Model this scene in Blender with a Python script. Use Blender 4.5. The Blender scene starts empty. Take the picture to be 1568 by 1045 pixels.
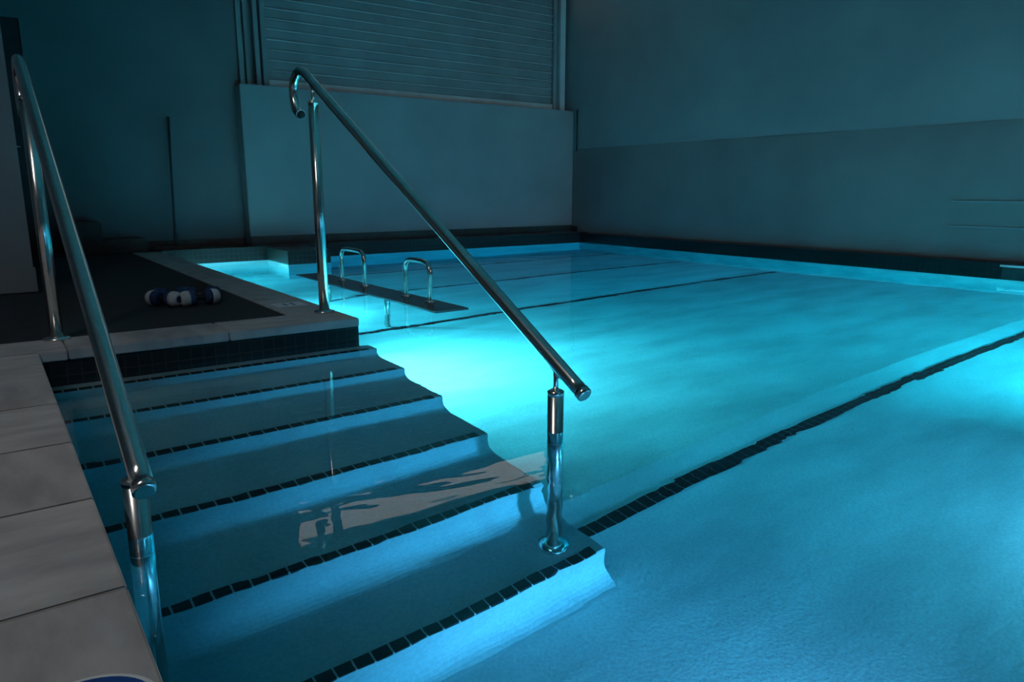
import bpy, bmesh, math, random
from mathutils import Vector, Matrix
random.seed(4)
COL=bpy.context.collection
bpy.context.scene.view_settings.view_transform='Standard'
W=-0.12
# ---------------------------------------------------------------- materials
def newmat(name):
    m=bpy.data.materials.new(name);m.use_nodes=True;nt=m.node_tree
    return m,nt,nt.nodes['Principled BSDF']
def N(nt,t,**k):
    n=nt.nodes.new(t)
    for a,b in k.items():
        if a in n.inputs: n.inputs[a].default_value=b
        else: setattr(n,a,b)
    return n
def noisy(name,c1,c2,scale=8,rough=0.6,bump=0.0,metal=0,detail=4,bscale=None,spec=0.5,stretch=None,speck=0):
    m,nt,b=newmat(name)
    tc=N(nt,'ShaderNodeTexCoord');no=N(nt,'ShaderNodeTexNoise');no.inputs['Scale'].default_value=scale;no.inputs['Detail'].default_value=detail
    cr=N(nt,'ShaderNodeValToRGB');cr.color_ramp.elements[0].color=(*c1,1);cr.color_ramp.elements[1].color=(*c2,1)
    cr.color_ramp.elements[0].position=.35;cr.color_ramp.elements[1].position=.65
    src=tc.outputs['Object']
    if stretch:
        mp=N(nt,'ShaderNodeMapping');mp.inputs['Scale'].default_value=stretch;mp.inputs['Rotation'].default_value=(0,0,.6);nt.links.new(src,mp.inputs[0]);src=mp.outputs[0]
    nt.links.new(src,no.inputs['Vector']);nt.links.new(no.outputs[0],cr.inputs[0]);out=cr.outputs[0]
    if speck:   # pebble-finish aggregate speckle
        n3=N(nt,'ShaderNodeTexNoise');n3.inputs['Scale'].default_value=95;n3.inputs['Detail'].default_value=2
        nt.links.new(tc.outputs['Object'],n3.inputs['Vector'])
        mr=N(nt,'ShaderNodeMapRange');mr.inputs[1].default_value=.3;mr.inputs[2].default_value=.7;mr.inputs[3].default_value=1-speck;mr.inputs[4].default_value=1+speck
        nt.links.new(n3.outputs[0],mr.inputs[0])
        vm=N(nt,'ShaderNodeVectorMath',operation='SCALE');nt.links.new(out,vm.inputs[0]);nt.links.new(mr.outputs[0],vm.inputs['Scale']);out=vm.outputs[0]
    nt.links.new(out,b.inputs['Base Color'])
    b.inputs['Roughness'].default_value=rough;b.inputs['Metallic'].default_value=metal;b.inputs['Specular IOR Level'].default_value=spec
    if bump:
        n2=N(nt,'ShaderNodeTexNoise');n2.inputs['Scale'].default_value=bscale or scale*4
        bp=N(nt,'ShaderNodeBump');bp.inputs['Strength'].default_value=bump;bp.inputs['Distance'].default_value=.01
        nt.links.new(tc.outputs['Object'],n2.inputs['Vector']);nt.links.new(n2.outputs[0],bp.inputs['Height']);nt.links.new(bp.outputs[0],b.inputs['Normal'])
    return m
def tilemat(name,c,grout,size,axes,rough=.15,gap=.003):
    m,nt,b=newmat(name)
    tc=N(nt,'ShaderNodeTexCoord');sp=N(nt,'ShaderNodeSeparateXYZ');cb=N(nt,'ShaderNodeCombineXYZ')
    nt.links.new(tc.outputs['Object'],sp.inputs[0])
    nt.links.new(sp.outputs[axes[0]],cb.inputs[0]);nt.links.new(sp.outputs[axes[1]],cb.inputs[1])
    br=N(nt,'ShaderNodeTexBrick');br.offset=0;br.squash=1
    br.inputs['Scale'].default_value=1;br.inputs['Brick Width'].default_value=size;br.inputs['Row Height'].default_value=size
    br.inputs['Mortar Size'].default_value=gap;br.inputs['Color1'].default_value=(*c,1);br.inputs['Color2'].default_value=(*[x*1.5 for x in c],1);br.inputs['Mortar'].default_value=(*grout,1)
    nt.links.new(cb.outputs[0],br.inputs['Vector']);nt.links.new(br.outputs[0],b.inputs['Base Color'])
    b.inputs['Roughness'].default_value=rough
    bp=N(nt,'ShaderNodeBump');bp.inputs['Strength'].default_value=.5;bp.inputs['Distance'].default_value=.002;bp.invert=True
    nt.links.new(br.outputs['Fac'],bp.inputs['Height']);nt.links.new(bp.outputs[0],b.inputs['Normal'])
    return m
M_stone=noisy('grey_limestone',(.30,.285,.285),(.43,.41,.405),5,.55,.15,bscale=60,stretch=(1,3,1))
M_stone2=noisy('grey_limestone_worn',(.27,.255,.255),(.40,.38,.375),4,.55,.15,bscale=60,stretch=(3,1,1))
M_grout=noisy('grout_dark',(.05,.05,.05),(.08,.08,.08),30,.9)
M_rubber=noisy('black_rubber_mat',(.008,.008,.009),(.022,.022,.024),90,.8,.4,bscale=220)
M_btile=tilemat('black_tile_front',(.006,.006,.007),(.030,.026,.023),.05,(0,2),rough=.35)
M_btileY=tilemat('black_tile_side',(.004,.004,.005),(.012,.012,.012),.05,(1,2),rough=.3)
M_btileT=tilemat('black_tile_top',(.006,.006,.007),(.018,.018,.018),.05,(0,1),rough=.4)
M_mosaic=noisy('black_mosaic',(.003,.003,.005),(.008,.008,.010),30,.35)
M_plaster=noisy('pool_plaster',(.43,.50,.51),(.60,.68,.69),1.6,.8,.08,detail=8,bscale=90,stretch=(1,2.6,1),speck=.10)  # mottled plaster; the stretched tone also stands in for rippled light streaks
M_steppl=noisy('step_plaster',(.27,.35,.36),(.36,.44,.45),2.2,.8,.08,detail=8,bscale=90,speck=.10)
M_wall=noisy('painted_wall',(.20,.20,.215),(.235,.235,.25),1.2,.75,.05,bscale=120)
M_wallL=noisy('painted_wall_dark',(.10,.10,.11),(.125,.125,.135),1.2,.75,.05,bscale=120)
M_wall2=noisy('painted_wall_lower',(.165,.135,.137),(.195,.16,.163),1.5,.7,.05,bscale=120)
M_white=noisy('white_trim',(.50,.50,.50),(.57,.57,.57),6,.5)
M_slat=noisy('shutter_slat',(.19,.19,.205),(.23,.23,.245),3,.45)
M_door=noisy('dark_door',(.01,.01,.012),(.02,.02,.024),4,.5)
M_dark=noisy('dark_plastic',(.012,.012,.012),(.025,.025,.025),12,.5)
M_blue=noisy('blue_foam',(.010,.035,.10),(.016,.055,.15),50,.75,.2,bscale=200)
M_foam=noisy('white_foam',(.42,.43,.46),(.54,.55,.58),50,.7,.2,bscale=200)
M_ceil=noisy('ceiling_paint',(.25,.26,.27),(.3,.31,.32),2,.9)
M_steel=noisy('polished_stainless',(.78,.75,.72),(.86,.83,.80),40,.2,metal=1)
M_signw=noisy('sign_white',(.6,.6,.6),(.66,.66,.66),20,.4)
M_signb=noisy('sign_blue',(.01,.05,.22),(.015,.06,.26),20,.4)
def emat(name,c,s):
    m=bpy.data.materials.new(name);m.use_nodes=True;nt=m.node_tree;b=nt.nodes['Principled BSDF']
    b.inputs['Emission Color'].default_value=(*c,1);b.inputs['Emission Strength'].default_value=s;b.inputs['Base Color'].default_value=(.8,.8,.8,1)
    return m
M_clere=emat('warm_clerestory_glass',(1,.82,.65),.8)
M_lens=emat('lamp_lens',(.6,.9,1),6)
# water
M_water=bpy.data.materials.new('pool_water');M_water.use_nodes=True;nt=M_water.node_tree;nt.nodes.clear()
o=N(nt,'ShaderNodeOutputMaterial');g=N(nt,'ShaderNodeBsdfGlass');g.inputs['IOR'].default_value=1.33;g.inputs['Roughness'].default_value=0.0;g.inputs['Color'].default_value=(1,1,1,1)
tc=N(nt,'ShaderNodeTexCoord');mp=N(nt,'ShaderNodeMapping');mp.inputs['Rotation'].default_value=(0,0,.5);mp.inputs['Scale'].default_value=(1,1.9,1)
no=N(nt,'ShaderNodeTexNoise');no.inputs['Scale'].default_value=2.0;no.inputs['Detail'].default_value=3;no.inputs['Roughness'].default_value=.5;no.inputs['Distortion'].default_value=.5
bp=N(nt,'ShaderNodeBump');bp.inputs['Strength'].default_value=.10;bp.inputs['Distance'].default_value=.03
nt.links.new(tc.outputs['Object'],mp.inputs[0]);nt.links.new(mp.outputs[0],no.inputs['Vector']);nt.links.new(no.outputs[0],bp.inputs['Height']);nt.links.new(bp.outputs[0],g.inputs['Normal']);nt.links.new(g.outputs[0],o.inputs['Surface'])
va=N(nt,'ShaderNodeVolumeAbsorption');va.inputs['Color'].default_value=(.0,.81,.875,1);va.inputs['Density'].default_value=.88
nt.links.new(va.outputs[0],o.inputs['Volume'])
# ---------------------------------------------------------------- mesh builder
class MB:
    def __init__(s,name,mats):s.name=name;s.mats=mats;s.bm=bmesh.new()
    def box(s,a,b,mi=0,bev=0,rot=None,piv=None):
        r=bmesh.ops.create_cube(s.bm,size=1);vs=r['verts']
        c=[(a[i]+b[i])/2 for i in range(3)];d=[b[i]-a[i] for i in range(3)]
        for v in vs:v.co=Vector((c[0]+v.co.x*d[0],c[1]+v.co.y*d[1],c[2]+v.co.z*d[2]))
        fs=set(f for v in vs for f in v.link_faces)
        for f in fs:f.material_index=mi
        if bev:
            es=list(set(e for v in vs for e in v.link_edges))
            r=bmesh.ops.bevel(s.bm,geom=es,offset=bev,segments=2,affect='EDGES')
            for f in r['faces']:f.material_index=mi
            vs=list(set([v for f in fs if f.is_valid for v in f.verts]+[v for f in r['faces'] for v in f.verts]))
        if rot is not None:bmesh.ops.rotate(s.bm,verts=vs,cent=piv or c,matrix=rot)
        return s
    def tube(s,pts,r,mi=0,seg=20,cap=True):
        pts=[Vector(p) for p in pts];n=len(pts);rs=r if isinstance(r,(list,tuple)) else [r]*n
        rings=[];up=None
        for i,p in enumerate(pts):
            t=((pts[min(i+1,n-1)]-pts[i]).normalized()+(pts[i]-pts[max(i-1,0)]).normalized())
            if t.length<1e-6:t=pts[min(i+1,n-1)]-pts[max(i-1,0)]
            t.normalize()
            if up is None:
                up=Vector((1,0,0)) if abs(t.x)<.9 else Vector((0,1,0))
            up=(up-t*up.dot(t)).normalized();q=t.cross(up)
            rings.append([s.bm.verts.new(p+(up*math.cos(2*math.pi*k/seg)+q*math.sin(2*math.pi*k/seg))*rs[i]) for k in range(seg)])
        for i in range(n-1):
            for k in range(seg):
                f=s.bm.faces.new((rings[i][k],rings[i][(k+1)%seg],rings[i+1][(k+1)%seg],rings[i+1][k]));f.material_index=mi;f.smooth=True
        if cap:
            for rr,rev in ((rings[0],True),(rings[-1],False)):
                f=s.bm.faces.new(rr[::-1] if rev else rr);f.material_index=mi
        return s
    def poly_extrude_x(s,prof,x0,x1,mi=0):
        a=[s.bm.verts.new((x0,y,z)) for y,z in prof];b=[s.bm.verts.new((x1,y,z)) for y,z in prof];n=len(prof)
        s.bm.faces.new(a).material_index=mi;s.bm.faces.new(b[::-1]).material_index=mi
        for i in range(n):s.bm.faces.new((a[i],b[i],b[(i+1)%n],a[(i+1)%n])).material_index=mi
        return s
    def done(s):
        bmesh.ops.recalc_face_normals(s.bm,faces=s.bm.faces)
        me=bpy.data.meshes.new(s.name);s.bm.to_mesh(me);s.bm.free()
        for m in s.mats:me.materials.append(m)
        ob=bpy.data.objects.new(s.name,me);COL.objects.link(ob);return ob
# ---------------------------------------------------------------- constants
XL=.115; XE=1.41; XD=6.9; XW=7.05; YN=-.7; YP=3.2; YB=7.85; YW=8.2; ZC=3.8; ZF=-1.075
YF=-3.0
# ---------------------------------------------------------------- pool shell
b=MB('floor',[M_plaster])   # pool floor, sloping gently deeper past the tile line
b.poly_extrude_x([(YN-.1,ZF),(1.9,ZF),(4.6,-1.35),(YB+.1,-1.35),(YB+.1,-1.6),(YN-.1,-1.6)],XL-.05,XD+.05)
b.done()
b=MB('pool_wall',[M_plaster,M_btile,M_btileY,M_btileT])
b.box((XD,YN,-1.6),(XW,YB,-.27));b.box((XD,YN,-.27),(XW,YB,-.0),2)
b.box((-.2,YN-.2,-1.6),(XW,YN,-.27));b.box((-.2,YN-.2,-.27),(XW,YN,-.02),1)
b.box((-.2,YN,-1.6),(XL,YP,-.27));b.box((-.2,YN,-.27),(XL,YP,-.03),2)
b.box((-.2,YP,-1.6),(XE,YB,-.27));b.box((-.2,YP+.002,-.27),(XE-.002,YB,-.03),2)
b.box((-.2,YP,-.27),(XE,YP+.02,-.03),1)
b.box((XE,YB,-1.6),(XW,YW,-.27));b.box((XE,YB,-.27),(XW,YW,0),1)
b.box((XE,YB-.01,-.02),(XW,YW,.012),3)
b.box((2.45,7.2,-1.6),(2.9,YB,-.27));b.box((2.45,7.2,-.27),(2.9,YB,.0),1)
b.done()
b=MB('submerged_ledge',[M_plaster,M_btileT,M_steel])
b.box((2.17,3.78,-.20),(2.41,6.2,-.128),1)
for y in (4.7,5.8):b.tube([(2.3,y,-1.35),(2.3,y,-.19)],.022,2,16)
b.done()
# steps
noseY=[3.10,2.82,2.49,2.16,1.83,1.51];noseZ=[-.205,-.35,-.495,-.64,-.785,-.93]
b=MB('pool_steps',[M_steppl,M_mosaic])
prof=[(YP,-1.6),(YP,noseZ[0])]
for i in range(6):   # each riser is coved into the tread below
    Y=noseY[i];zl=noseZ[i+1] if i<5 else ZF;r=.075
    prof.append((Y+.004,noseZ[i]));prof.append((Y,noseZ[i]-.005))
    for k in range(9):
        a=-math.pi/2*k/8
        prof.append((Y-r+r*math.cos(a),zl+r+r*math.sin(a)))
prof.append((noseY[5]-.0755,-1.6))
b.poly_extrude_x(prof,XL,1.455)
for i in range(6):
    x=XL+.01
    while x<1.40:
        b.box((x,noseY[i]+.001,noseZ[i]-.004),(x+.044,noseY[i]+.036,noseZ[i]+.0025),1)
        x+=.05
b.done()
def floorz(y):
    return ZF if y<1.9 else (ZF-(y-1.9)/2.7*.275 if y<4.6 else -1.35)
b=MB('pool_lane_line',[M_mosaic])
x=1.53
while x<XD-.05:
    for y in (1.68,1.711):
        b.box((x,y,ZF-.01),(x+.046,y+.029,ZF+.003))
    x+=.05
for y0,xa,w in ((4.6,1.45,.05),(5.9,2.6,.045),(7.1,2.95,.045)):
    x=xa
    while x<XD-.05:
        z=floorz(y0+.02)
        b.box((x,y0,z-.01),(x+.045,y0+w,z+.006));x+=.05
b.done()
# water body (closed volume, footprint follows the basin)
b=MB('pool_water',[M_water])
e=.02
poly=[(XL-e,YN-e),(XD+e,YN-e),(XD+e,YB+e),(XE-e,YB+e),(XE-e,YP+e-.01),(XL-e,YP+e-.01)]
t=[b.bm.verts.new((x,y,W)) for x,y in poly];u=[b.bm.verts.new((x,y,-1.5)) for x,y in poly]
b.bm.faces.new(t);b.bm.faces.new(u[::-1])
for i in range(6):b.bm.faces.new((t[i],t[(i+1)%6],u[(i+1)%6],u[i]))
b.done()
# ---------------------------------------------------------------- decks
b=MB('deck_paving',[M_stone,M_stone2,M_grout])
b.box((-2.99,YF+.01,-.2),(XL-.012,YP+.24,-.012),2)
edges=[1.171+.4045*k for k in range(-10,6)]
edges=[e for e in edges if e<3.0]+[3.205]
for j in range(len(edges)-1):
    xo=XL;k=0
    while xo>-2.2:
        w=.81
        b.box((xo-w+.003,max(edges[j],YF)+.002,-.03),(xo-.0 if k==0 else xo-.003,edges[j+1]-.002,0),(j+k)%2,bev=.003)
        xo-=w;k+=1
xo=XE;k=0
while xo>-2.4:
    w=.6
    b.box((xo-w+.002,YP-.012,-.04),(xo-(0 if k==0 else .002),3.47,.0),k%2,bev=.004);xo-=w;k+=1
yy=3.472;k=0
while yy<YB+.05:
    y2=min(yy+.6,YB+.06)
    b.box((1.16,yy,-.04),(XE+.0,y2-.004,0),k%2,bev=.004);yy+=.6;k+=1
b.done()
b=MB('rubber_deck_floor',[M_rubber,M_btileT]);b.box((-3,3.47,-.1),(1.16,YB+.06,-.004));b.box((-3,YB+.06,-.1),(XE,8.5,.0));b.done()
b=MB('depth_marker_tile',[M_signw,M_signb])
b.box((1.20,3.72,-.002),(1.36,3.86,.003),0,bev=.001);b.box((1.25,3.75,.003),(1.265,3.83,.0035),1);b.box((1.29,3.75,.003),(1.305,3.83,.0035),1);b.done()
b=MB('deck_safety_marker',[M_signw,M_signb])
c=Vector((.022,.872,0))
b.tube([c+Vector((0,0,-.002)),c+Vector((0,0,.002))],.088,0,48)
def ring(b,c,r0,r1,z,mi,seg=48):
    a=[b.bm.verts.new((c.x+r0*math.cos(2*math.pi*k/seg),c.y+r0*math.sin(2*math.pi*k/seg),z)) for k in range(seg)]
    d=[b.bm.verts.new((c.x+r1*math.cos(2*math.pi*k/seg),c.y+r1*math.sin(2*math.pi*k/seg),z)) for k in range(seg)]
    for k in range(seg):b.bm.faces.new((a[k],d[k],d[(k+1)%seg],a[(k+1)%seg])).material_index=mi
ring(b,c,.055,.082,.0027,1)
b.box((c.x-.06,c.y-.008,.002),(c.x+.06,c.y+.008,.003),1,rot=Matrix.Rotation(.8,3,'Z'))
b.done()
# ---------------------------------------------------------------- room
b=MB('wall_right',[M_wall,M_wall2]);b.box((XW,YF,-.1),(XW+.2,YW+.6,ZC),0);b.box((XW-.006,YF,.0),(XW,YW,1.18),1,bev=.003);b.done()
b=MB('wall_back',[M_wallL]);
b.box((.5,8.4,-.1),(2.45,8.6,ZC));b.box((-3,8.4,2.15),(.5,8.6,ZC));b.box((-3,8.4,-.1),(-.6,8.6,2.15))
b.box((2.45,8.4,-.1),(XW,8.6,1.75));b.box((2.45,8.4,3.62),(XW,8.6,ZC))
b.done()
b=MB('wall_back_parapet',[M_wall]);b.box((2.39,YW,.01),(XW,8.42,1.71),0,bev=.006);b.done()
b=MB('baseboard_back',[M_dark]);b.box((2.39,YW-.02,.012),(XW-.012,YW,.10),0,bev=.004);b.box((.52,8.38,.0),(2.39,8.40,.08),0,bev=.004);b.done()
b=MB('wall_left',[M_wall]);b.box((-3,5.18,-.05),(.22,5.4,ZC));b.box((-3.2,YF,-.1),(-3,8.6,ZC));b.done()
b=MB('baseboard_left',[M_wall]);b.box((-3,5.165,0),(.23,5.18,.15),0,bev=.004);b.done()
b=MB('wall_front',[M_wall]);b.box((-3.2,YF-.2,-.1),(XW+.2,YF,ZC));b.done()
b=MB('floor_front_deck',[M_stone]);b.box((XL,YF,-.1),(XW,YN-.0,-.0));b.done()
b=MB('ceiling',[M_ceil]);b.box((-3.2,YF-.2,ZC),(XW+.2,8.6,ZC+.1));b.done()
b=MB('door_1',[M_door,M_steel]);b.box((-.6,8.42,0),(.5,8.48,2.15));b.box((-.5,8.41,.15),(.4,8.425,.95),0,bev=.006);b.box((-.5,8.41,1.1),(.4,8.425,2.0),0,bev=.006);b.tube([(.38,8.40,1.0),(.38,8.36,1.0),(.28,8.36,1.0)],.01,1);b.done()
b=MB('window_1',[M_white,M_wall,M_clere])
for x0,x1,y in ((2.45,2.50,8.36),(2.53,2.57,8.38),(2.63,2.68,8.37),(2.70,2.76,8.35)):
    b.box((x0,y,1.71),(x1,8.44,3.62),1,bev=.004)
b.box((6.80,8.36,1.71),(6.86,8.44,3.62),1,bev=.004);b.box((6.90,8.33,1.71),(6.99,8.44,3.62),0,bev=.004)
b.box((2.76,8.37,1.71),(6.8,8.44,1.80),0,bev=.004);b.box((2.45,8.40,3.55),(XW,8.44,3.62),0)
b.box((2.76,8.46,3.20),(6.8,8.47,3.55),2)
b.box((2.45,8.48,1.7),(XW,8.52,3.62),1)
b.done()
b=MB('roller_shutter',[M_slat,M_white])
z=1.80
while z<3.18:
    b.box((2.76,8.40,z),(6.80,8.44,z+.098),0,bev=.008,rot=Matrix.Rotation(math.radians(-5),3,'X'))
    b.box((2.76,8.385,z+.095),(6.80,8.41,z+.103),1)
    z+=.108
b.done()
b=MB('wall_conduit',[M_dark]);b.tube([(XW-.02,8.1,1.15),(XW-.02,8.1,1.72)],.012,0,10);b.box((XW-.05,8.05,.0),(XW-.012,8.14,.09),0,bev=.01);b.done()
b=MB('wall_guard_rail',[M_wall,M_wall2])
for z in (.28,.50):b.box((XW-.018,2.4,z),(XW-.004,3.0,z+.009),0)
b.done()
# ---------------------------------------------------------------- handrails
def arc(pts,n=8):
    out=[];P=[Vector(p) for p in pts]
    P=[P[0]*2-P[1]]+P+[P[-1]*2-P[-2]]
    for i in range(1,len(P)-2):
        for k in range(n):
            t=k/n;a,b_,c,d=P[i-1],P[i],P[i+1],P[i+2]
            out.append(.5*((2*b_)+(c-a)*t+(2*a-5*b_+4*c-d)*t*t+(3*b_-a-3*c+d)*t**3))
    out.append(P[-2]);return out
def rail(x,s=.55):
    b=MB('pool_handrail',[M_steel,M_dark])
    lo=Vector((x,1.50,.03));dz=(s-.55)*2.0;hi=Vector((x,3.50,1.13+dz))
    pts=[lo,lo.lerp(hi,.02),lo.lerp(hi,.5)]
    hook=arc([(x,3.46,1.108+dz),(x,3.55,1.155+dz),(x,3.62,1.165+dz),(x,3.685,1.125+dz),(x,3.70,1.06+dz),(x,3.675,.995+dz),(x,3.62,.965+dz)],8)
    b.tube(pts+[Vector(h) for h in hook],.0215,0,28)
    b.tube([(x,3.630,.970+dz),(x,3.612,.9645+dz)],[.0235,.0235],0,24)
    b.tube([(x,3.612,.9645+dz),(x,3.606,.963+dz),(x,3.603,.962+dz)],[.0225,.019,.010],1,24)
    d=(lo-hi).normalized();b.tube([lo-d*.006,lo+d*.012,lo+d*.016],[.0235,.0235,.018],0,24)
    for y,zb,zt in ((3.445,0,1.0+dz),(1.62,-.93,-.005)):
        b.tube([(x,y,zb),(x,y,zt)],.0245,0,28)
        b.tube([(x,y,zt),(x,y,zt+.012),(x,y,zt+.018)],[.0255,.0255,.015],0,28)
        zr=.03+(y-1.50)*s
        b.tube([(x,y,zt+.01),(x,y,zt+.04),(x,y-.0,zr-.01)],.008,0,12)
        b.tube([(x,y-.03,zr-.022-.0165),(x,y+.03,zr-.022+.0165)],.011,0,12)
        b.tube([(x,y,zb),(x,y,zb+.008),(x,y,zb+.014)],[.05,.05,.03],0,32)
        if zb<0:
            b.tube([(x,y,-.22),(x,y,-.216)],.0252,0,28)
    return b.done()
rail(1.34);rail(.195,.52)
def hoop(y0,y1):
    b=MB('pool_grab_rail',[M_steel]);x=2.33
    pts=arc([(x,y0,-.128),(x,y0,.0),(x,y0,.08),(x,y0-.03,.125),(x,y0-.1,.14),(x,y1+.1,.14),(x,y1+.03,.125),(x,y1,.08),(x,y1,0),(x,y1,-.128)],6)
    b.tube(pts,.017,0,18)
    for y in (y0,y1):b.tube([(x,y,-.128),(x,y,-.11)],.035,0,20)
    b.done()
hoop(5.56,5.13);hoop(4.46,4.12)
# ---------------------------------------------------------------- squeegee, step blocks, dumbbells
b=MB('floor_squeegee',[M_dark])
b.tube([(1.60,8.12,.05),(1.69,8.36,1.34)],.013,0,12);b.box((1.40,8.08,.0),(1.82,8.15,.035),0,bev=.006);b.tube([(1.602,8.11,.03),(1.61,8.14,.16)],.02,0,12)
b.done()
b=MB('step_block',[M_dark]);b.box((.68,7.98,.0),(.93,8.37,.30),0,bev=.01);b.box((.93,7.98,0),(1.32,8.37,.13),0,bev=.01);b.done()
def dumbbell(cx,cy,cz,ang,endmat=1,L=.10):
    b=MB('pool_dumbbell',[M_blue,M_foam,M_dark])
    b.tube([(-L,0,0),(L,0,0)],.014,2,14)
    for s in (-1,1):
        prof=[(.028,.030),(.033,.043),(.045,.049),(.070,.050)]
        b.tube([(s*x_,0,0) for x_,r in prof],[r for x_,r in prof],0,26)
        prof=[(.070,.0505),(.087,.0505),(.105,.048),(.117,.041),(.124,.028)]
        b.tube([(s*x_,0,0) for x_,r in prof],[r for x_,r in prof],endmat,26)
        b.tube([(s*.120,0,0),(s*.1255,0,0)],[.026,.022],0,26)
    ob=b.done();ob.scale=(.82,.82,.82);ob.location=(cx,cy,cz);ob.rotation_euler=(0,0,ang);return ob
dumbbell(.735,4.15,.038,-.95);dumbbell(.90,4.08,.038,.10);dumbbell(.935,4.21,.038,-.3,0);dumbbell(.80,4.29,.038,-.2,0)
b=MB('skimmer_plate',[M_white,M_dark]);b.box((XD-.012,2.2,-.03),(XD,2.5,-.012),0,bev=.002);b.box((XD-.010,2.22,-.16),(XD,2.48,-.035),1);b.done()
# ---------------------------------------------------------------- lights
def lamp(wall_loc,normal,aim,power,col,spread=180):
    normal=Vector(normal);q=normal.to_track_quat('Z','Y')
    b=MB('underwater_lamp',[M_steel,M_lens])
    b.tube([(0,0,0),(0,0,.02),(0,0,.026)],[.12,.12,.095],0,32);b.tube([(0,0,.026),(0,0,.032)],[.09,.085],1,32)
    ob=b.done();ob.rotation_mode='QUATERNION';ob.rotation_quaternion=q;ob.location=wall_loc
    L=bpy.data.lights.new('lamp_bulb','AREA');L.shape='DISK';L.size=.15;L.energy=power;L.color=col;L.spread=math.radians(spread)
    lo=bpy.data.objects.new('lamp_bulb',L);COL.objects.link(lo)
    lo.parent=ob;lo.location=Vector((0,0,.07))
    wp=Vector(wall_loc)+normal*.07
    lo.rotation_mode='QUATERNION';lo.rotation_quaternion=q.inverted()@((Vector(aim)-wp).normalized().to_track_quat('-Z','Y'))
lamp((XE,3.75,-.55),(1,0,0),(2.45,3.35,-1.2),84,(.6,.94,1),125)
lamp((XE,5.5,-.60),(1,0,0),(2.0,5.3,-1.3),45,(.5,.9,1),110)
lamp((.95,YN,-.88),(0,1,0),(1.30,.9,-1.25),30,(.75,.60,1),62)
lamp((2.7,YN,-.8),(0,1,0),(2.8,1.0,-1.15),36,(.55,.68,.95),85)
lamp((4.3,YN,-.6),(0,1,0),(4.9,4,-1.0),115,(.3,.88,1),70)
lamp((6.2,YN,-.6),(0,1,0),(6.4,6,-.7),130,(.3,.88,1),72)
lamp((XE,7.2,-.6),(1,0,0),(6,7.0,-.9),40,(.3,.86,1))
def area(name,loc,aim,size,power,col,spread=180):
    L=bpy.data.lights.new(name,'AREA');L.shape='RECTANGLE';L.size=size[0];L.size_y=size[1];L.energy=power;L.color=col;L.spread=math.radians(spread)
    o=bpy.data.objects.new(name,L);COL.objects.link(o);o.location=loc;o.rotation_mode='QUATERNION';o.rotation_quaternion=(Vector(aim)-Vector(loc)).normalized().to_track_quat('-Z','Y')
area('ceiling_lamp',(-1.0,1.4,ZC-.05),(-.2,2.0,0),(.3,2.8),34,(1,.95,.91),130)
area('wall_fill',(4.0,YF+.1,2.6),(6.3,8,-.4),(1.2,.3),10,(1,.70,.62),60)  # added unseen warm fill to grey the lower walls, not a room fixture
w=bpy.data.worlds.new('world');bpy.context.scene.world=w;w.use_nodes=True;w.node_tree.nodes['Background'].inputs[0].default_value=(.2,.3,.4,1);w.node_tree.nodes['Background'].inputs[1].default_value=.02
# ---------------------------------------------------------------- camera
cd=bpy.data.cameras.new('camera');cd.sensor_width=36;cd.lens=36*1105/1568;cd.clip_start=.02
co=bpy.data.objects.new('camera',cd);COL.objects.link(co);co.location=(0,0,.6);co.rotation_euler=(math.pi/2-math.atan(231/1105),0,-math.radians(36))
bpy.context.scene.camera=co
